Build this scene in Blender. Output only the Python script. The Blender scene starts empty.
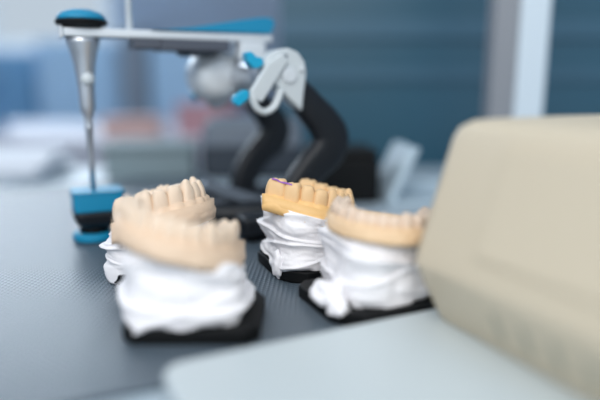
import bpy, bmesh, math, random
from mathutils import Vector, Matrix, noise
C = bpy.context.scene
col = C.collection
R = math.radians
PI = math.pi
DESK = 0.75            # height of the desk top
MAT = DESK + 0.003     # top of the rubber mat

# ------------------------------------------------------------------ camera
cd = bpy.data.cameras.new('camera'); cam = bpy.data.objects.new('camera', cd); col.objects.link(cam)
cam.location = (0, 0, MAT + 0.118); cam.rotation_euler = (R(90 - 11.5), 0, 0)
cd.lens = 35; cd.sensor_width = 36; cd.clip_start = 0.01; cd.clip_end = 60
cd.dof.use_dof = True; cd.dof.focus_distance = 0.352; cd.dof.aperture_fstop = 1.75
C.camera = cam
# ------------------------------------------------------------------ world, lamps, exposure
w = bpy.data.worlds.new('world'); C.world = w; w.use_nodes = True
bg = w.node_tree.nodes['Background']; bg.inputs[0].default_value = (0.74, 0.87, 1.0, 1); bg.inputs[1].default_value = 0.86
def area(name, loc, target, sx, sy, power, color):
    l = bpy.data.lights.new(name, 'AREA'); l.shape = 'RECTANGLE'; l.size = sx; l.size_y = sy; l.energy = power; l.color = color
    o = bpy.data.objects.new(name, l); col.objects.link(o); o.location = loc
    o.rotation_euler = (Vector(target) - Vector(loc)).to_track_quat('-Z', 'Y').to_euler(); return o
area('added_fill_light', (-0.25, -1.1, 1.95), (0.05, 0.35, 0.75), 1.4, 0.9, 26, (1, 0.97, 0.93))  # added fill behind the camera, no fixture, standing in for the room's lighting
area('window_light', (-1.60, 3.15, 1.88), (-0.6, 0.4, 0.9), 1.3, 0.75, 34, (0.80, 0.90, 1))
C.view_settings.view_transform = 'Standard'; C.view_settings.look = 'None'
C.view_settings.exposure = 0.0; C.view_settings.gamma = 1; C.view_settings.use_curve_mapping = False

# ------------------------------------------------------------------ materials
def lin(h):
    v = [int(h[i:i+2], 16) / 255 for i in (0, 2, 4)]
    return tuple(c / 12.92 if c <= 0.04045 else ((c + 0.055) / 1.055) ** 2.4 for c in v) + (1,)
def mat(name, hexc, rough=0.5, metal=0.0, hex2=None, nscale=60, bump=0.0, bscale=300, spec=0.5, sss=0.0, coat=0.0):
    m = bpy.data.materials.new(name); m.use_nodes = True; n = m.node_tree; b = n.nodes['Principled BSDF']
    b.inputs['Roughness'].default_value = rough; b.inputs['Metallic'].default_value = metal
    b.inputs['Specular IOR Level'].default_value = spec; b.inputs['Coat Weight'].default_value = coat
    b.inputs['Base Color'].default_value = lin(hexc)
    tc = n.nodes.new('ShaderNodeTexCoord')
    nz = n.nodes.new('ShaderNodeTexNoise'); nz.inputs['Scale'].default_value = nscale; nz.inputs['Detail'].default_value = 3
    n.links.new(tc.outputs['Object'], nz.inputs['Vector'])
    mx = n.nodes.new('ShaderNodeMix'); mx.data_type = 'RGBA'
    mx.inputs[6].default_value = lin(hexc); mx.inputs[7].default_value = lin(hex2 or hexc)
    n.links.new(nz.outputs['Fac'], mx.inputs[0]); n.links.new(mx.outputs[2], b.inputs['Base Color'])
    if bump:
        n2 = n.nodes.new('ShaderNodeTexNoise'); n2.inputs['Scale'].default_value = bscale; n2.inputs['Detail'].default_value = 4
        n.links.new(tc.outputs['Object'], n2.inputs['Vector'])
        bp = n.nodes.new('ShaderNodeBump'); bp.inputs['Strength'].default_value = bump; bp.inputs['Distance'].default_value = 0.0006
        n.links.new(n2.outputs['Fac'], bp.inputs['Height']); n.links.new(bp.outputs['Normal'], b.inputs['Normal'])
    if sss:
        b.inputs['Subsurface Weight'].default_value = sss; b.inputs['Subsurface Radius'].default_value = (0.004, 0.002, 0.001); b.inputs['Subsurface Scale'].default_value = 0.5
    return m
M = {}
M['plaster'] = mat('white_plaster', 'eeecf0', 0.75, hex2='f6f4f6', bump=0.5, bscale=500)
M['black'] = mat('black_plastic', '07090b', 0.6, bump=0.1, spec=0.25)
M['stone'] = mat('tan_dental_stone', 'e0bd94', 0.55, hex2='e6c8a4', nscale=150, bump=0.4, bscale=700)
M['stone_tooth'] = mat('tan_tooth_stone', 'dcc3ac', 0.5, hex2='e8d2be', nscale=250, bump=0.3, bscale=900)
M['stone2'] = mat('orange_dental_stone', 'e2b472', 0.5, hex2='ecc285', nscale=150, bump=0.4, bscale=700)
M['stone2_tooth'] = mat('honey_tooth_stone', 'e0b680', 0.45, hex2='ecca9e', nscale=250, bump=0.3, bscale=900)
M['pale'] = mat('pale_dental_stone', 'dfc2a6', 0.55, hex2='e6ccb2', nscale=150, bump=0.4, bscale=700)
M['pale_tooth'] = mat('pale_tooth_stone', 'e6ccb2', 0.5, hex2='f0dcc6', nscale=250, bump=0.3, bscale=900)
M['purple'] = mat('purple_pencil', '9a5cb8', 0.7)
M['blue'] = mat('blue_plastic', '0484ac', 0.5)
M['cyan'] = mat('cyan_plastic', '0aa0c8', 0.3)
M['silver'] = mat('satin_aluminium', 'c8ccd2', 0.32, 0.85)
M['bar'] = mat('matt_aluminium', 'dfe4e8', 0.45, 0.35)
M['steel'] = mat('grey_steel', '8d9298', 0.35, 0.8)
M['frame_black'] = mat('black_painted_metal', '15181d', 0.45, hex2='1b1f25', bump=0.25, bscale=900, spec=0.35)
M['white_plastic'] = mat('white_plastic', 'c6cdd0', 0.4)
M['beige'] = mat('beige_plastic', 'cfc1a9', 0.5, hex2='d3c6af', nscale=8, bump=0.15, bscale=1200)
M['vent_shade'] = mat('vent_shade_beige', 'b0aa98', 0.6)
M['board'] = mat('white_laminate', 'c4cdd0', 0.42)
M['desk'] = mat('desk_laminate', 'a9b8c2', 0.35, hex2='b0bec8', nscale=5)
M['desk_edge'] = mat('desk_body_grey', '8d979f', 0.5)
M['bluepanel'] = mat('steel_blue_glass', '28505f', 0.35, hex2='325f76', nscale=3)
M['blueband'] = mat('light_steel_blue_band', '3b6277', 0.4)
M['post_grey'] = mat('post_shade_grey', '8d9096', 0.5, 0.2)  # shade on the post's left face as a grey colour; foot plate shares it
M['post_white'] = mat('white_enamel_post', 'cfdbe4', 0.4)
M['wall'] = mat('painted_wall', '8d9aad', 0.8, hex2='98a5b6', nscale=2)
M['wall_low'] = mat('pale_blue_wall', '9fb6c8', 0.8)
M['floor'] = mat('floor_vinyl', '9098a0', 0.5)
M['frame'] = mat('window_frame_white', 'e2e8ec', 0.5)
M['benchwhite'] = mat('bench_white', 'c6c9d6', 0.5)
M['midblue'] = mat('mid_blue_enamel', '6b9dc4', 0.5)
M['paleblue'] = mat('pale_blue_enamel', 'a8cbe8', 0.5)
M['greydoor'] = mat('grey_enamel', '8a97a6', 0.5)
M['rose'] = mat('dusty_rose', 'b58a92', 0.6)
M['salmon'] = mat('salmon_wood', 'c9a6a0', 0.6)
M['sage'] = mat('sage_grey', '7d8e94', 0.6)
M['paper'] = mat('paper_white', 'dfe4ec', 0.7)
M['darkgrey'] = mat('dark_grey_plastic', '343c46', 0.5)
M['midgrey'] = mat('mid_grey_plastic', '66707c', 0.5)
M['plate_grey'] = mat('plate_grey', '4c515c', 0.45)
M['tray'] = mat('tray_plastic', 'b6c7d2', 0.35)
# mat rubber: grid of small raised dots
def rubber():
    m = bpy.data.materials.new('dimpled_rubber'); m.use_nodes = True; n = m.node_tree; b = n.nodes['Principled BSDF']
    b.inputs['Base Color'].default_value = lin('55626d'); b.inputs['Roughness'].default_value = 0.38; b.inputs['Specular IOR Level'].default_value = 0.75
    tc = n.nodes.new('ShaderNodeTexCoord'); sp = n.nodes.new('ShaderNodeSeparateXYZ'); n.links.new(tc.outputs['Object'], sp.inputs[0])
    def op(o, a, bb=None):
        q = n.nodes.new('ShaderNodeMath'); q.operation = o
        if isinstance(a, (int, float)): q.inputs[0].default_value = a
        else: n.links.new(a, q.inputs[0])
        if bb is not None:
            if isinstance(bb, (int, float)): q.inputs[1].default_value = bb
            else: n.links.new(bb, q.inputs[1])
        return q.outputs[0]
    sa = op('SINE', op('MULTIPLY', sp.outputs[0], 2 * PI / 0.0032)); sc = op('SINE', op('MULTIPLY', sp.outputs[1], 2 * PI / 0.0060))
    h = op('MULTIPLY', sa, sc); h = op('MAXIMUM', h, 0.0)
    bp = n.nodes.new('ShaderNodeBump'); bp.inputs['Strength'].default_value = 1.0; bp.inputs['Distance'].default_value = 0.0007
    n.links.new(h, bp.inputs['Height']); n.links.new(bp.outputs['Normal'], b.inputs['Normal'])
    return m
M['rubber'] = rubber()
def glass_mat():
    m = bpy.data.materials.new('clear_glass'); m.use_nodes = True; b = m.node_tree.nodes['Principled BSDF']
    b.inputs['Transmission Weight'].default_value = 1; b.inputs['Roughness'].default_value = 0.02; b.inputs['IOR'].default_value = 1.05
    return m
M['glass'] = glass_mat()

# ------------------------------------------------------------------ helpers
def tag(o, label=None, cat=None, group=None, kind=None):
    for k, v in (('label', label), ('category', cat), ('group', group), ('kind', kind)):
        if v: o[k] = v
    return o
def empty(name, loc, rz, label, cat, group=None):
    o = bpy.data.objects.new(name, None); col.objects.link(o); o.location = loc; o.rotation_euler = (0, 0, rz)
    o.empty_display_size = 0.02
    return tag(o, label, cat, group)
def obj(name, bm, m, parent=None, smooth=False, bevel=0, seg=2, sub=0, loc=None, rz=0, angle=40):
    me = bpy.data.meshes.new(name)
    bmesh.ops.recalc_face_normals(bm, faces=bm.faces[:])
    bm.to_mesh(me); bm.free(); me.materials.append(m)
    o = bpy.data.objects.new(name, me); col.objects.link(o)
    if parent: o.parent = parent
    if loc: o.location = loc
    if rz: o.rotation_euler = (0, 0, rz)
    if smooth or bevel or sub:
        for p in me.polygons: p.use_smooth = True
    if bevel:
        md = o.modifiers.new('bevel', 'BEVEL'); md.width = bevel; md.segments = seg; md.limit_method = 'ANGLE'; md.angle_limit = R(30); md.harden_normals = True
    if sub:
        md = o.modifiers.new('sub', 'SUBSURF'); md.levels = sub; md.render_levels = sub
    return o
def box(bm, x0, x1, y0, y1, z0, z1):
    v = [bm.verts.new(p) for p in ((x0,y0,z0),(x1,y0,z0),(x1,y1,z0),(x0,y1,z0),(x0,y0,z1),(x1,y0,z1),(x1,y1,z1),(x0,y1,z1))]
    for f in ((0,3,2,1),(4,5,6,7),(0,1,5,4),(1,2,6,5),(2,3,7,6),(3,0,4,7)): bm.faces.new([v[i] for i in f])
    return bm
def bx(*a): return box(bmesh.new(), *a)
def loft(rings, cap=True, bm=None):
    bm = bm or bmesh.new()
    rs = [[bm.verts.new(p) for p in r] for r in rings]
    n = len(rs[0])
    for a, b in zip(rs, rs[1:]):
        for i in range(n): bm.faces.new((a[i], a[(i+1) % n], b[(i+1) % n], b[i]))
    if cap: bm.faces.new(rs[0][::-1]); bm.faces.new(rs[-1])
    return bm
def lathe(prof, cx=0, cy=0, n=40, bm=None):       # prof: (radius, z)
    return loft([[(cx + r*math.cos(2*PI*i/n), cy + r*math.sin(2*PI*i/n), z) for i in range(n)] for r, z in prof], True, bm)
def prism_xz(pts, y0, y1, bm=None):               # outline in the x-z plane, thickness along y
    return loft([[(x, y0, z) for x, z in pts], [(x, y1, z) for x, z in pts]], True, bm)
def prism_xy(pts, z0, z1, bm=None):
    return loft([[(x, y, z0) for x, y in pts], [(x, y, z1) for x, y in pts]], True, bm)
def cyl(p, q, r0, r1=None, n=24, bm=None, prof=None):
    p, q = Vector(p), Vector(q); d = q - p; L = d.length; rot = d.to_track_quat('Z', 'Y').to_matrix()
    pr = prof or ((r0, 0), (r1 if r1 is not None else r0, 1))
    return loft([[tuple(p + rot @ Vector((r*math.cos(2*PI*i/n), r*math.sin(2*PI*i/n), t*L))) for i in range(n)] for r, t in pr], True, bm)
def spline(pts, n=8):
    out = []
    P = [pts[0]] + list(pts) + [pts[-1]]
    for i in range(1, len(P) - 2):
        for k in range(n):
            t = k / n; a, b, c, d = (Vector(P[i+j]) for j in (-1, 0, 1, 2))
            out.append(0.5 * ((2*b) + (c-a)*t + (2*a-5*b+4*c-d)*t*t + (3*b-a-3*c+d)*t**3))
    out.append(Vector(pts[-1])); return out
def rrect(x0, x1, y0, y1, r, n=6):
    o = []
    for cx, cy, a0 in ((x1-r, y1-r, 0), (x0+r, y1-r, 90), (x0+r, y0+r, 180), (x1-r, y0+r, 270)):
        for k in range(n+1):
            a = R(a0 + 90*k/n); o.append((cx + r*math.cos(a), cy + r*math.sin(a)))
    return o
def sub_smooth(e, x):
    x = max(0, min(1, (x - e[0]) / (e[1] - e[0]))); return x*x*(3 - 2*x)

# ------------------------------------------------------------------ the room
def struct(name, bm, m, **k):
    o = obj(name, bm, m, **k); o['kind'] = 'structure'; return o
struct('floor', bx(-2.6, 2.2, -1.2, 3.3, -0.05, 0), M['floor'])
bm = bmesh.new()                                        # back wall with the window opening left
WX0, WX1, WZ0, WZ1, WY = -2.35, -0.98, 1.03, 2.3, 3.2
box(bm, -2.6, WX0, WY, WY+.1, 0, 2.7); box(bm, WX1, 2.2, WY, WY+.1, 0, 2.7)
box(bm, WX0, WX1, WY, WY+.1, 0, WZ0); box(bm, WX0, WX1, WY, WY+.1, WZ1, 2.7)
struct('wall_back', bm, M['wall'])
struct('wall_left', bx(-2.7, -2.6, -1.2, 3.3, 0, 2.7), M['wall'])
struct('wall_right', bx(2.2, 2.3, -1.2, 3.3, 0, 2.7), M['wall'])
bm = bmesh.new()
box(bm, WX0, WX1, WY, WY+.08, WZ0, WZ0+.05); box(bm, WX0, WX1, WY, WY+.08, WZ1-.05, WZ1)
for x in (WX0, (WX0+WX1)/2-.02, WX1-.05): box(bm, x, x+.05, WY, WY+.08, WZ0+.05, WZ1-.05)
win = struct('window_1', bm, M['frame'])
obj('window_pane', bx(WX0+.05, WX1-.05, WY+.03, WY+.035, WZ0+.05, WZ1-.05), M['glass'], win)
struct('trim_1', bx(WX0-.05, WX1+.05, WY-.08, WY, WZ0-.04, WZ0), M['frame'])

# ------------------------------------------------------------------ desk, mat, board
t = empty('desk', (0, 0, 0), 0, 'pale grey-blue laboratory desk carrying the rubber mat, casts and articulator', 'desk')
obj('desk_top', bx(-1.1, 1.1, -0.12, 0.84, DESK-.03, DESK), M['desk'], t, bevel=.003)
for x in (-1.05, 1.03):
    obj('side_panel', bx(x, x+.02, -0.08, 0.8, 0.001, DESK-.031), M['desk_edge'], t, bevel=.002)
ANG = R(25.8)
U = Vector((math.cos(ANG), math.sin(ANG))); V = Vector((-math.sin(ANG), math.cos(ANG)))
def uv(o, a, b): q = Vector(o) + U*a + V*b; return (q.x, q.y)
# mat: front edge through (-.083,.2) along U, right edge near (.10,.29) along V
MO = (-.083, .2)
t = obj('rubber_mat', prism_xy(rrect(-.52, .19, 0, .51, .01), 0, .003), M['rubber'], bevel=.0008, loc=(MO[0], MO[1], DESK + .0001), rz=ANG)
tag(t, 'dark grey rubber mat with a grid of tiny raised dots lying on the desk', 'mat')
PO = (-.057, .217)
t = obj('laminate_board', prism_xy(rrect(0, .36, -.26, 0, .010), 0, .006), M['board'], bevel=.0015, seg=3, loc=(PO[0], PO[1], MAT + .0001), rz=ANG)
tag(t, 'smooth white board with a rounded corner lying over the mat edge in front', 'board')

# ------------------------------------------------------------------ dental casts
def arch(s):                                      # s = signed arc length from the midline; anterior is -y
    W, D = .0225, .024
    tot = 0; px, py = 0, -D; a = abs(s); steps = 60
    for k in range(1, steps + 1):
        f = k / steps * PI / 2; x = W*math.sin(f); y = -D*math.cos(f)
        d = math.hypot(x-px, y-py)
        if tot + d >= a:
            q = (a - tot) / d; nx, ny = px + (x-px)*q, py + (y-py)*q
            tx, ty = (x-px)/d, (y-py)/d; break
        tot += d; px, py = x, y
    else:
        e = a - tot; tx, ty = .12, .993; nx, ny = px + tx*e, py + ty*e
    sg = 1 if s >= 0 else -1
    return Vector((nx*sg, ny)), Vector((tx, ty*sg)) if False else Vector((tx*1.0, ty*sg)) , Vector((ty*sg, -tx))
WID = [.0056, .0060, .0070, .0074, .0074, .0086, .0104]
def tooth_bm(kind):
    bm = bmesh.new(); bmesh.ops.create_uvsphere(bm, u_segments=20, v_segments=14, radius=1)
    for v in bm.verts:
        x, y, z = v.co
        f = lambda q, e: math.copysign(abs(q)**e, q)
        x, y, z2 = f(x, .62), f(y, .66), f(z, .60); sh = 1 + .16*noise.noise(Vector((x*1.7 + len(kind), y*1.7, z*1.7)))
        x *= sh * (1 - .10*sub_smooth((.1, -1), z)); y *= sh
        up = sub_smooth((-.2, 1), z)
        if kind == 'incisor': y *= 1 - .55*up; x *= .86 + .14*sub_smooth((-1, .5), z); z2 -= .12*up*(x*x)
        elif kind == 'canine': y *= 1 - .45*up; x *= 1 - .35*up; z2 += .16*up*(1 - abs(x))
        elif kind == 'premolar': x *= 1 - .15*up; y *= 1 - .15*up; z2 += up*(.20*(abs(y)**1.5) - .15*(1-abs(y))*(1-x*x)); 
        else:
            x *= 1 - .08*up; y *= 1 - .10*up
            z2 += up*(.22*abs(math.sin(x*PI*1.0))*abs(y)**.6 - .20*math.exp(-(y*3)**2) - .06)
        v.co = (x, y, z2)
    return bm
TP = {}
def cast(name, label, x, y, rz, arz, h, tx, ty, seed, gm, tm, pw=.064, pdp=.060, offs=(0, 0), ws=1.0, edge_tilt=None, top_scale=1.0, gs=1.0, heights=None, poff=(0, 0), gz=1.0, flare=0.0, flip=False):
    t = empty('dental_cast', (x, y, MAT + .0002), rz, label, 'dental cast')
    hw, hd = pw/2, pdp/2
    # black split-cast plate: chamfered at the left and right front corners
    pts = [(-hw+.014, -hd), (hw-.014, -hd), (hw-.005, -hd+.007), (hw, -hd+.016), (hw, hd-.006), (hw-.006, hd), (-hw+.006, hd), (-hw, hd-.006), (-hw, -hd+.016), (-hw+.005, -hd+.007)]
    if flip: pts = [(-a, -b) for a, b in pts]
    obj('base_plate', prism_xy(pts, 0, .0075), M['black'], t, bevel=.0012, seg=3)
    bm = bmesh.new(); n = 150; K = 64; rings = []
    z0 = .0075
    rnd = random.Random(seed)
    folds = [(rnd.uniform(.15, .95), rnd.uniform(0, 6.28), rnd.uniform(.08, .30), rnd.uniform(.0016, .0036)) for _ in range(4)]
    for k in range(K + 1):
        q = k / K; ring = []
        for i in range(n):
            a = 2*PI*i/n; ca, sa = math.cos(a), math.sin(a)
            e = 3.2; r = 1 / ((abs(ca)/1)**e + (abs(sa)/1)**e)**(1/e)
            sx = hw*.97*ws; sy = hd*.97*ws
            prof = .97 - .08*q - .03*math.sin(q*PI*1.0) + .03*math.exp(-((q-.16)/.12)**2) - .05*math.exp(-(q/.05)**2)
            prof *= 1 - (1-top_scale)*q; prof += flare*q
            X, Y = ca*r*sx*prof, sa*r*sy*prof
            nn = noise.noise(Vector((ca*1.3, sa*1.3, q*3.2 + seed*7.1)))
            n2 = noise.noise(Vector((ca*2.8, sa*2.8, q*4.5 + seed*3.3)))
            n3 = noise.noise(Vector((ca*7.0, sa*7.0, q*16 + seed*5.3)))
            d = .0036*nn + .0018*n2 + .0005*n3
            for fc, ph, amp, dep in folds:         # overlapping laps of poured plaster
                qq = fc + amp*math.sin(a*1.0 + ph) + .03*math.sin(a*2 + ph*2) - q
                if 0 < qq < .30: d += dep * math.exp(-qq/.10) * (1 - math.exp(-qq/.008))
            r2 = math.hypot(X, Y) or 1
            X += X/r2*d; Y += Y/r2*d
            drip = max(0, noise.noise(Vector((ca*2.4, sa*2.4, seed*2.7))) ) * .010
            zb = z0 - (drip - .0005) * (1 if q < .5 else 0) * (1 - q/.10 if q < .10 else 0)
            if q < .10: 
                o = 1 + .05*(1-q/.10)*min(1, drip/.003)
                X *= o; Y *= o
            z = zb + (h - z0) * q if q >= .10 else zb + (h - z0)*q
            z += q*q*(tx*X + ty*Y)
            z = max(z, .0004)
            ring.append((X + poff[0], Y + poff[1], z))
        rings.append(ring)
    top = rings[-1]; cx = sum(p[0] for p in top)/n; cy = sum(p[1] for p in top)/n; cz = sum(p[2] for p in top)/n
    for f in (.93, .75, .4):
        rings.append([(cx + (p[0]-cx)*f, cy + (p[1]-cy)*f, cz + (p[2]-cz)*f + .001*(1-f)) for p in top])
    # close the bottom inside the plate line
    bot = rings[0]; rings.insert(0, [(p[0]*.9, p[1]*.9, .0078) for p in bot])
    obj('plaster_mount', loft(rings), M['plaster'], t, smooth=True)
    # stone model with the tooth arch
    G = Matrix.Translation((offs[0], offs[1], h - .0015)) @ Matrix(((1,0,0,0),(0,1,0,0),(tx,ty,1,0),(0,0,0,1))) @ Matrix.Rotation(arz, 4, 'Z') @ Matrix.Diagonal((gs, gs, gz, 1))
    bm = bmesh.new(); S = 90; L = .0540
    sec = [(.0078, -.002), (.0082, .002), (.0068, .0045), (.0050, .0085), (.0040, .0112), (.0022, .0122), (-.0026, .0120), (-.0048, .0095), (-.0064, .0045), (-.0070, -.002)]
    mids = []; acc = 0
    for wd in WID: mids.append(acc + wd/2); acc += wd
    rings = []
    for k in range(S + 1):
        s = -L + 2*L*k/S; c, tg, nr = arch(s)
        dd = min(abs(abs(s) - m_) / (WID[j]/2) for j, m_ in enumerate(mids))
        root = math.cos(min(1, dd)*PI/2)
        e = 1 - .35*sub_smooth((L-.003, L), abs(s))
        ring = []
        for oo, zz in sec:
            up = sub_smooth((0, .008), zz) * (1 - sub_smooth((.010, .0125), zz)*.5)
            w_ = oo + math.copysign(.0009*root*up, oo)
            pt = Vector((c.x + nr.x*w_, c.y + nr.y*w_, 0))
            nn = noise.noise(Vector((pt.x*120, pt.y*120, zz*200 + seed)))
            z_ = (zz if zz < 0 else zz*.88*(.94 + .08*root)*e + nn*.0007)
            pt += Vector((nr.x, nr.y, 0)) * nn * .0008
            ring.append(tuple(G @ Vector((pt.x, pt.y, z_))))
        rings.append(ring)
    loft(rings, True, bm)
    outl = []
    for k in range(0, S + 1, 2):
        s = -L + 2*L*k/S; c, tg, nr = arch(s); outl.append((c.x + nr.x*.0076, c.y + nr.y*.0076))
    loft([[tuple(G @ Vector((a, b, zz))) for a, b in outl] for zz in (-.002, .0078)], True, bm)
    g = obj('gum_ridge', bm, gm, t, smooth=True)
    rnd = random.Random(seed*13 + 1)
    for sd in (-1, 1):
        for j, wd in enumerate(WID):
            c, tg, nr = arch(sd*mids[j])
            kind = ('incisor', 'incisor', 'canine', 'premolar', 'premolar', 'molar', 'molar')[j]
            key = (kind, tm.name)
            dep = (.0062, .0064, .0076, .0080, .0084, .0100, .0100)[j] * .5
            ht = (.0070, .0070, .0076, .0072, .0070, .0070, .0068)[j] * rnd.uniform(1.02, 1.16)
            if heights: ht *= heights(sd, j)
            if key not in TP:
                o = obj('tooth', tooth_bm(kind), tm, g, smooth=True); TP[key] = o
            else:
                o = TP[key].copy(); col.objects.link(o); o.parent = g
            ang = math.atan2(nr.y, nr.x) - PI/2          # local +y points outward
            loc = Vector((c.x + nr.x*rnd.uniform(-.0004, .0006), c.y + nr.y*rnd.uniform(-.0004, .0006), .0114))
            Lm = Matrix.Translation(loc) @ Matrix.Rotation(ang + rnd.uniform(-.12, .12), 4, 'Z') @ Matrix.Rotation(rnd.uniform(-.06, .06), 4, 'Y') @ Matrix.Diagonal((wd*.60, dep*1.04, ht, 1))
            o.matrix_local = G @ Lm
            if sd*j == 0 and False: pass
    return t, G, g

cA = cast('focus', 'honey-tan tooth cast in sharp focus with purple pencil mark, behind the others', .0105, .362, R(22), R(46), .0375, -.27, .02, 3,
     M['stone2'], M['stone2_tooth'], offs=(-.0045, .001), gs=1.04, gz=1.02, poff=(-.001, 0), flare=.12)
cB = cast('right', 'pale tooth cast on wrinkled white plaster standing beside the beige case', .0380, .2985, R(24), R(-38), .0435, -.08, .03, 5,
     M['stone'], M['stone_tooth'], offs=(.005, -.002), gs=.97, gz=.66, ws=.90, poff=(.004, 0), flare=.06)
cC = cast('front', 'blurred pale tooth cast nearest the camera, on thick white plaster', -.0505, .2765, 0, R(8), .0400, -.27, -.10, 8,
     M['pale'], M['pale_tooth'], offs=(-.008, -.001), gs=1.00, gz=.95, ws=1.0, poff=(-.006, 0), flip=True)
cD = cast('rear', 'pale tooth cast mostly hidden behind the nearest cast', -.0850, .3530, R(6), R(84), .0318, .19, -.12, 11,
     M['pale'], M['pale_tooth'], offs=(-.003, 0), gs=1.10, gz=1.22, poff=(-.002, 0), ws=1.03, flare=.05)
def blob(t, p, sx, sy, sz, seed, name='plaster_lump'):
    bm = bmesh.new(); bmesh.ops.create_icosphere(bm, subdivisions=4, radius=1)
    for v in bm.verts:
        k = 1 + .35*noise.noise(v.co*1.6 + Vector((seed, 0, 0))) + .12*noise.noise(v.co*4 + Vector((seed, 0, 0)))
        v.co = Vector((p[0] + v.co.x*k*sx, p[1] + v.co.y*k*sy, max(.0006, p[2] + v.co.z*k*sz)))
    return obj(name, bm, M['plaster'], t, smooth=True)
blob(cB[0], (-.028, -.006, .0120), .0080, .0110, .0065, 2)
blob(cB[0], (-.0285, -.0165, .0085), .0055, .0060, .0040, 6)
blob(cA[0], (-.031, -.0135, .0085), .0035, .0050, .0085, 4, 'plaster_drip')
# purple pencil line across the rear molars of the sharp cast
_, G, g = cA
def on_arch(s_, off, z_): 
    c, tg, nr = arch(s_); return G @ Vector((c.x + nr.x*off, c.y + nr.y*off, z_))
MARK_SIDE = -1
pts = [on_arch(MARK_SIDE*a, o, z) for a, o, z in ((.0490, .0030, .0176), (.0465, .0036, .0178), (.0440, .0036, .0172), (.0395, .0034, .0174), (.037, .0034, .0172))]
rings = [[tuple(p + Vector((0.0006*math.cos(2*PI*k/8), .0007*math.sin(2*PI*k/8), .0004*math.sin(2*PI*k/8)))) for k in range(8)] for p in spline(pts, 5)]
o = obj('pencil_mark', loft(rings), M['purple'], g, smooth=True); o['label'] = 'thin purple pencil line over the rear teeth'

# ------------------------------------------------------------------ beige instrument case
t = empty('instrument_case', (.067, .269, MAT + .0063), ANG, 'large smooth beige plastic case with sloping sides on the white board', 'equipment case')
rings = []
for z, iu, iv in ((0, -.002, .001), (.002, -.0035, 0), (.025, -.0155, -.001), (.030, -.0175, -.0015), (.036, -.0165, -.001), (.087, -.0010, .001), (.0915, .0008, .003), (.0945, .0045, .007), (.0955, .012, .013)):
    rings.append([(x, y, z) for x, y in rrect(iu, .20, -.30, -iv, .009, 8)])
body = obj('case_body', loft(rings), M['beige'], t, smooth=True)
md = body.modifiers.new('edge', 'BEVEL'); md.width = .001; md.segments = 2; md.limit_method = 'ANGLE'; md.angle_limit = R(25)
# raised front face panel on the sloping side
def face(z): return -.0171 + (z - .036) * (.0165/.054)
pts = [(face(.042) - .0008, .042), (face(.086) - .0008, .086), (face(.086) + .004, .086), (face(.042) + .004, .042)]
obj('face_panel', prism_xz(pts, -.275, -.040), M['beige'], t, bevel=.0006)
for k in range(7):
    y = -.050 - k*.0145
    zf = lambda z: -.0035 + (z-.002)*(-.012/.023)
    p_ = [(zf(.008) - .0004, .008), (zf(.021) - .0004, .021), (zf(.021)+.003, .021), (zf(.008)+.003, .008)]
    obj('vent_slot', prism_xz(p_, y - .0022, y + .0022), M['vent_shade'], t, bevel=.0004)  # darker beige paints in the shade of recessed slots

# ------------------------------------------------------------------ articulator
t = empty('dental_articulator', (-.158, .43, MAT), ANG, 'metal and blue articulator with curved black arms standing behind the casts', 'articulator')
A = t
# incisal table: blue foot, black tray, blue block
obj('foot_disc', lathe(((.0135, .0005), (.0160, .0012), (.0162, .005), (.014, .0068)), .002, 0), M['blue'], A, smooth=True, bevel=.0005)
obj('foot_neck', lathe(((.011, .0066), (.011, .0125)), .002, 0), M['black'], A, bevel=.0005)
bm = loft([[(x, y, z) for x, y in rrect(-.0155-e+.004, .0235+e, -.016-e, .016+e, .006)] for z, e in ((.0115, -.004), (.0155, 0), (.0215, .0015), (.0235, .001))])
obj('table_holder', bm, M['frame_black'], A, smooth=True, bevel=.0005)
bm = loft([[(x, y, z) for x, y in rrect(-.0145+.002, .0235, -.0145, .0145, .004)] for z in (.0235, .037)])
blk = obj('incisal_table', bm, M['blue'], A, bevel=.0012, seg=3)
bm = loft([[(x, y, z) for x, y in rrect(-.0145+.0015, .024, -.0150, .0150, .004)] for z in (.037, .0385)])
obj('rim', bm, M['blue'], blk, bevel=.0006)
# lower frame
path = [(.02, .0, .018), (.05, 0, .015), (.08, 0, .013), (.115, 0, .013), (.15, 0, .014)]
bm = loft([[(x, y, z) for y, z in ((-w_, .004), (-w_, .016), (-w_+.004, .021), (w_-.004, .021), (w_, .016), (w_, .004))] for x, w_ in ((.022, .010), (.04, .012), (.07, .016), (.10, .028), (.13, .038), (.155, .040))])
obj('lower_frame', bm, M['frame_black'], A, bevel=.002, seg=3)
for yy in (-.055, .055):
    bm = bmesh.new(); box(bm, .098, .176, yy-.012, yy+.012, .004, .020)
    o = obj('frame_side', bm, M['frame_black'], A, bevel=.004, seg=3)
obj('cross_beam', bx(.128, .158, -.045, .045, .004, .0195), M['frame_black'], A, bevel=.003)
for xx, yy in ((.11, -.055), (.168, -.055), (.11, .055), (.168, .055)):
    obj('rubber_foot', lathe(((.006, 0), (.006, .0042)), xx, yy, 20), M['black'], A)
obj('frame_rail', prism_xz([(.085, .034), (.088, .039), (.092, .039), (.140, .021), (.140, .014), (.130, .014)], -.010, .002), M['midgrey'], A, bevel=.001)
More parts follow.
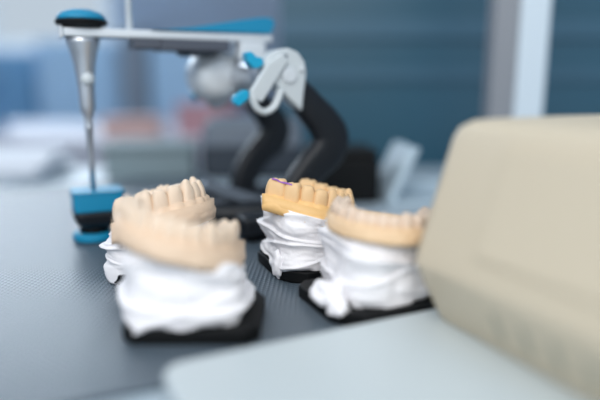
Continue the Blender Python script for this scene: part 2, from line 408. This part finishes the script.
# curved upright arms, built as swept oval bars
def arm(yy, pts, name='upright_arm'):
    ctr = spline([Vector((a, 0, b)) for a, b, _ in pts], 8); ws = spline([Vector((c, 0, 0)) for _, _, c in pts], 8)
    rings = []
    for i, c in enumerate(ctr):
        d = (ctr[min(i+1, len(ctr)-1)] - ctr[max(i-1, 0)]).normalized(); nn = Vector((d.z, 0, -d.x)); hw = ws[i].x
        ring = []
        for k in range(20):
            a = 2*PI*k/20; ca, sa = math.cos(a), math.sin(a)
            ca = math.copysign(abs(ca)**.6, ca); sa = math.copysign(abs(sa)**.6, sa)
            q = c + nn*hw*ca; ring.append((q.x, yy + .0085*sa, q.z))
        rings.append(ring)
    return obj(name, loft(rings), M['frame_black'], A, smooth=True)
near = [(.1370, .1200, .0085), (.1460, .1110, .0102), (.1575, .0990, .0115), (.1690, .0870, .0130), (.1755, .0750, .0145), (.1720, .0640, .0145), (.1610, .0540, .0130), (.1510, .0430, .0125), (.1440, .0300, .0125), (.1400, .0150, .0105)]
arm(-.055, near)
arm(.055, near)
# near condyle head
head = [(.1195, .1290), (.1240, .1355), (.1310, .1400), (.1400, .1415), (.1480, .1385), (.1530, .1320), (.1545, .1240), (.1525, .1100), (.1510, .0960), (.1430, .1030), (.1330, .1120), (.1270, .1200)]
for sy, b in ((-1, -.055), (1, .055)):
    first = set(col.objects)
    hd = obj('condyle_head', prism_xz(head, b - .0105, b + .0065), M['white_plastic'], A, bevel=.0018, seg=3)
    bm = cyl((.1400, b - .0100, .1225), (.1400, b - .0125, .1225), .0055)
    bm = cyl((.1500, b - .0100, .1268), (.1500, b - .0130, .1268), .0016, bm=bm)
    obj('cap_screw', bm, M['bar'], hd, smooth=True, bevel=.0004)
    obj('angle_scale', prism_xz([(.1290, .1285), (.1320, .1345), (.1385, .1370), (.1390, .1350), (.1335, .1325), (.1308, .1275)], b - .0109, b - .0100), M['midgrey'], hd)
    obj('guide_strap', prism_xz([(.1340, .1375), (.1385, .1320), (.1180, .1035), (.1100, .1060), (.1090, .1110), (.1230, .1310)], b - .014, b - .008), M['white_plastic'], A, bevel=.0015, seg=3)
    bm = bmesh.new()
    lp = spline([Vector(p) for p in ((.1110, b-.011, .1085), (.1140, b-.011, .1000), (.1200, b-.011, .0965), (.1270, b-.011, .0995), (.1310, b-.011, .1060), (.1330, b-.011, .1120))], 6)
    rings = []
    for i, c in enumerate(lp):
        d = (lp[min(i+1, len(lp)-1)] - lp[max(i-1, 0)]).normalized(); nn = Vector((d.z, 0, -d.x))
        rings.append([tuple(c + nn*.0026*math.cos(2*PI*k/12) + Vector((0, .004*math.sin(2*PI*k/12), 0))) for k in range(12)])
    obj('latch_loop', loft(rings), M['white_plastic'], A, smooth=True)
    obj('locking_clip', prism_xz([(.1075, .1375), (.1110, .1385), (.1150, .1350), (.1195, .1340), (.1205, .1300), (.1170, .1270), (.1130, .1265), (.1085, .1310)], b - .012, b - .001), M['cyan'], A, bevel=.0012)
    obj('locking_lever', prism_xz([(.0985, .1080), (.1060, .1125), (.1090, .1110), (.1085, .1060), (.1010, .1005), (.0975, .1035)], b - .012, b - .004), M['cyan'], A, bevel=.001)
    for o in set(col.objects) - first:
        if o.parent is A: o.location.x -= .005
# axle housing and drum
obj('axle_housing', cyl((.127, -.046, .1230), (.127, .046, .1230), .0125, prof=((.009, 0), (.0125, .06), (.0125, .94), (.009, 1)), n=32), M['silver'], A, smooth=True, bevel=.001)
obj('condyle_drum', cyl((.1070, .004, .1225), (.1070, .048, .1225), .019, prof=((.010, 0), (.0175, .06), (.0215, .3), (.0220, .6), (.0185, .9), (.013, 1)), n=40), M['bar'], A, smooth=True)
# upper member
obj('upper_bar', bx(-.010, .146, -.0105, .0105, .1488, .1546), M['bar'], A, bevel=.001, seg=2)
obj('end_clip', bx(-.0125, -.0102, -.006, .006, .1475, .1565), M['bar'], A, bevel=.001)
wp = [(.050, .1552), (.060, .1556), (.080, .1578), (.100, .1612), (.120, .1648), (.136, .1672), (.1440, .1672), (.1475, .1640), (.1455, .1585), (.1435, .1552)]
obj('grip_cover', prism_xz(wp, -.0125, .0125), M['blue'], A, bevel=.0015, seg=3)
bm = bx(.0365, .058, -.013, .013, .1415, .1484); box(bm, .056, .108, -.016, .016, .1405, .1484)
obj('mounting_plate', bm, M['plate_grey'], A, bevel=.001)
obj('plate_magnet', lathe(((.014, .1370), (.016, .1404)), .086, 0, 36), M['darkgrey'], A, bevel=.0006)
obj('bar_carrier', bx(.118, .140, -.012, .012, .1340, .1486), M['bar'], A, bevel=.002)
obj('support_rod', cyl((.036, 0, .150), (.0365, 0, .235), .0025, n=20), M['bar'], A, smooth=True)
obj('pin_knob', lathe(((.0115, .1550), (.0172, .1572), (.0180, .1590), (.0172, .1605)), .003, 0), M['black'], A, smooth=True, bevel=.0003)
obj('knob_cap', lathe(((.0168, .1604), (.0165, .1625), (.0135, .1655), (.0075, .1675), (.002, .1680)), .003, 0), M['blue'], A, smooth=True)
prof = ((.0118, .1484), (.0112, .1450), (.0092, .1380), (.0074, .1300), (.0062, .1200), (.0056, .1100), (.0054, .1000), (.0046, .0960), (.0030, .0925), (.0028, .0860), (.0030, .0855), (.0030, .0830), (.0026, .0825), (.0022, .0600), (.0018, .0388))
pin = obj('incisal_pin', lathe(prof, .003, 0, 36), M['silver'], A, smooth=True)
bm = bmesh.new(); bmesh.ops.create_uvsphere(bm, u_segments=20, v_segments=14, radius=.0050, matrix=Matrix.Translation((.004, -.0045, .1195)))
obj('clamp_ball', bm, M['white_plastic'], pin, smooth=True)

# ------------------------------------------------------------------ things behind, on the same desk
t = empty('plastic_tray', (.095, .60, DESK + .0002), R(5), 'pale open tray with a slanting end wall, right of the articulator', 'tray')
obj('tray_floor', bx(-.010, .07, -.035, .05, 0, .004), M['tray'], t, bevel=.001)
def slant(x0, x1, z0, z1, th): return [(x0, z0), (x1, z1), (x1+th, z1), (x0+th, z0)]
obj('end_wall', prism_xz(slant(-.012, .012, .003, .056, .010), -.030, .045), M['tray'], t, bevel=.002)
obj('back_lip', bx(-.010, .07, .0455, .050, .0035, .012), M['tray'], t, bevel=.001)
t = empty('black_box', (.052, .605, DESK + .0002), R(5), 'small black box lying on the desk between the black curved arm and the pale tray', 'box')
obj('box_body', bx(-.045, .026, -.03, .04, 0, .046), M['black'], t, bevel=.005)
obj('box_lid', bx(-.044, .025, -.029, .039, .0462, .054), M['black'], t, bevel=.004)
t = empty('tool_case', (-.060, .775, DESK + .0002), R(0), 'dark grey closed tool case behind the articulator', 'case')
obj('case_body', loft([[(x, y, z) for x, y in rrect(-.065+e, .065-e, -.05+e, .05-e, .012)] for z, e in ((0, .006), (.006, 0), (.040, 0))]), M['darkgrey'], t, bevel=.001)
obj('case_lid', loft([[(x, y, z) for x, y in rrect(-.065+e, .065-e, -.05+e, .05-e, .012)] for z, e in ((.041, 0), (.068, .003), (.075, .012))]), M['midgrey'], t, bevel=.001)
t = empty('storage_box', (-.195, .775, DESK + .0002), R(6), 'sage grey low box with a lid at the back of the desk', 'box')
obj('box_body', bx(-.055, .055, -.045, .045, 0, .034), M['sage'], t, bevel=.004)
obj('box_lid', bx(-.058, .058, -.048, .048, .0342, .042), M['sage'], t, bevel=.003)
for k, (x, y, rz_, m_) in enumerate(((-.42, .765, 4, 'paper'), (-.41, .765, -6, 'paper'), (-.42, .767, 9, 'paper'))):
    o = obj('paper_pad', bx(-.095, .095, -.055, .055, 0, .009), M[m_], None, bevel=.0008, loc=(x, y, DESK + .0002 + k*.0094), rz=R(rz_))
    tag(o, 'white paper pad, %s of the stack of three at the back left of the desk' % ('bottom', 'middle', 'top')[k], 'pad', 'stacked paper pads')

# ------------------------------------------------------------------ glass partition behind the desk, right half
t = empty('glass_partition', (0, .93, 0), 0, 'steel-blue panelled partition with faint horizontal bands standing behind the desk', 'partition')
obj('panel', bx(-.03, .620, 0, .012, .02, 1.7), M['bluepanel'], t)
obj('panel', bx(.630, 1.3, 0, .012, .02, 1.7), M['bluepanel'], t)
for z0, z1 in ((.62, .66), (.872, .892), (.935, .965), (1.05, 1.08)):
    obj('rail', bx(-.03, .620, -.006, -.0005, z0, z1), M['blueband'], t, bevel=.001)
t = empty('upright_post', (.2205, .625, DESK + .0003), 0, 'tall post, white right face and left face greyed for shade, rising behind the beige case', 'post')
obj('shaded_face', bx(-.022, .0025, -.008, .02, 0, .95), M['post_grey'], t, bevel=.001)  # left face of the white post in shade, built as a grey piece
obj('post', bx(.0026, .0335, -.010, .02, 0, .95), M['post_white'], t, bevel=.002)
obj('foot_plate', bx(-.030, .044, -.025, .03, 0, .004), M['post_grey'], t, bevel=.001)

# ------------------------------------------------------------------ far side of the room
t = empty('side_bench', (-.9, 1.75, 0), 0, 'white laboratory bench across the room beyond the desk', 'bench')
obj('bench_top', bx(-1.0, .95, -.35, .3, .70, .735), M['benchwhite'], t, bevel=.004)
obj('bench_body', bx(-.98, .93, -.31, .28, .08, .6995), M['benchwhite'], t)
obj('plinth', bx(-.96, .91, -.27, .26, .001, .0795), M['midgrey'], t)
def cabinet(x0, x1, y, z1, m, label, kx):
    t = empty('tall_cabinet', ((x0+x1)/2, y, 0), 0, label, 'cabinet', None); hw = (x1-x0)/2
    obj('carcass', bx(-hw, hw, 0, .4, .001, z1), M[m], t, bevel=.004)
    d = obj('door', bx(-hw+.01, hw-.01, -.02, -.0005, .06, z1-.02), M[m], t, bevel=.003)
    obj('handle', bx(hw-.05, hw-.035, -.045, -.0205, z1*.5, z1*.5+.14), M['steel'], d, bevel=.003)
cabinet(-2.2, -1.22, 2.75, 1.00, 'midblue', 'mid-blue low cabinet under the window at far left', 0)
cabinet(-1.19, -.82, 2.70, 1.05, 'paleblue', 'pale blue cabinet beside the mid-blue one across the room', 0)
cabinet(-.80, -.70, 2.68, 1.10, 'greydoor', 'narrow grey cabinet between two pale blue ones', 0)
cabinet(-.68, -.38, 2.70, 1.05, 'paleblue', 'pale blue cabinet seen between the pin and the arms of the articulator', 0)
t = empty('salmon_tray', (-.42, 1.50, .7352), R(5), 'salmon-coloured tray box on the far white bench', 'tray')
obj('tray_body', bx(-.075, .065, -.05, .05, 0, .035), M['salmon'], t, bevel=.006)
obj('tray_rim', bx(-.080, .070, -.055, .055, .0352, .045), M['salmon'], t, bevel=.003)
t = empty('supply_box', (-.235, 1.52, .7352), R(-10), 'dusty rose box on the far white bench behind the black arm', 'box')
obj('box_body', bx(-.07, .07, -.05, .05, 0, .06), M['rose'], t, bevel=.003)
obj('box_lid', bx(-.073, .073, -.053, .053, .0602, .08), M['rose'], t, bevel=.003)
t = empty('bench_machine', (-1.02, 1.62, .7352), R(4), 'blue-fronted machine on the far bench at left edge', 'machine')
obj('housing', bx(-.16, .16, -.10, .12, 0, .16), M['midblue'], t, bevel=.008)
obj('front_panel', bx(-.13, .13, -.107, -.1005, .03, .13), M['paleblue'], t, bevel=.002)
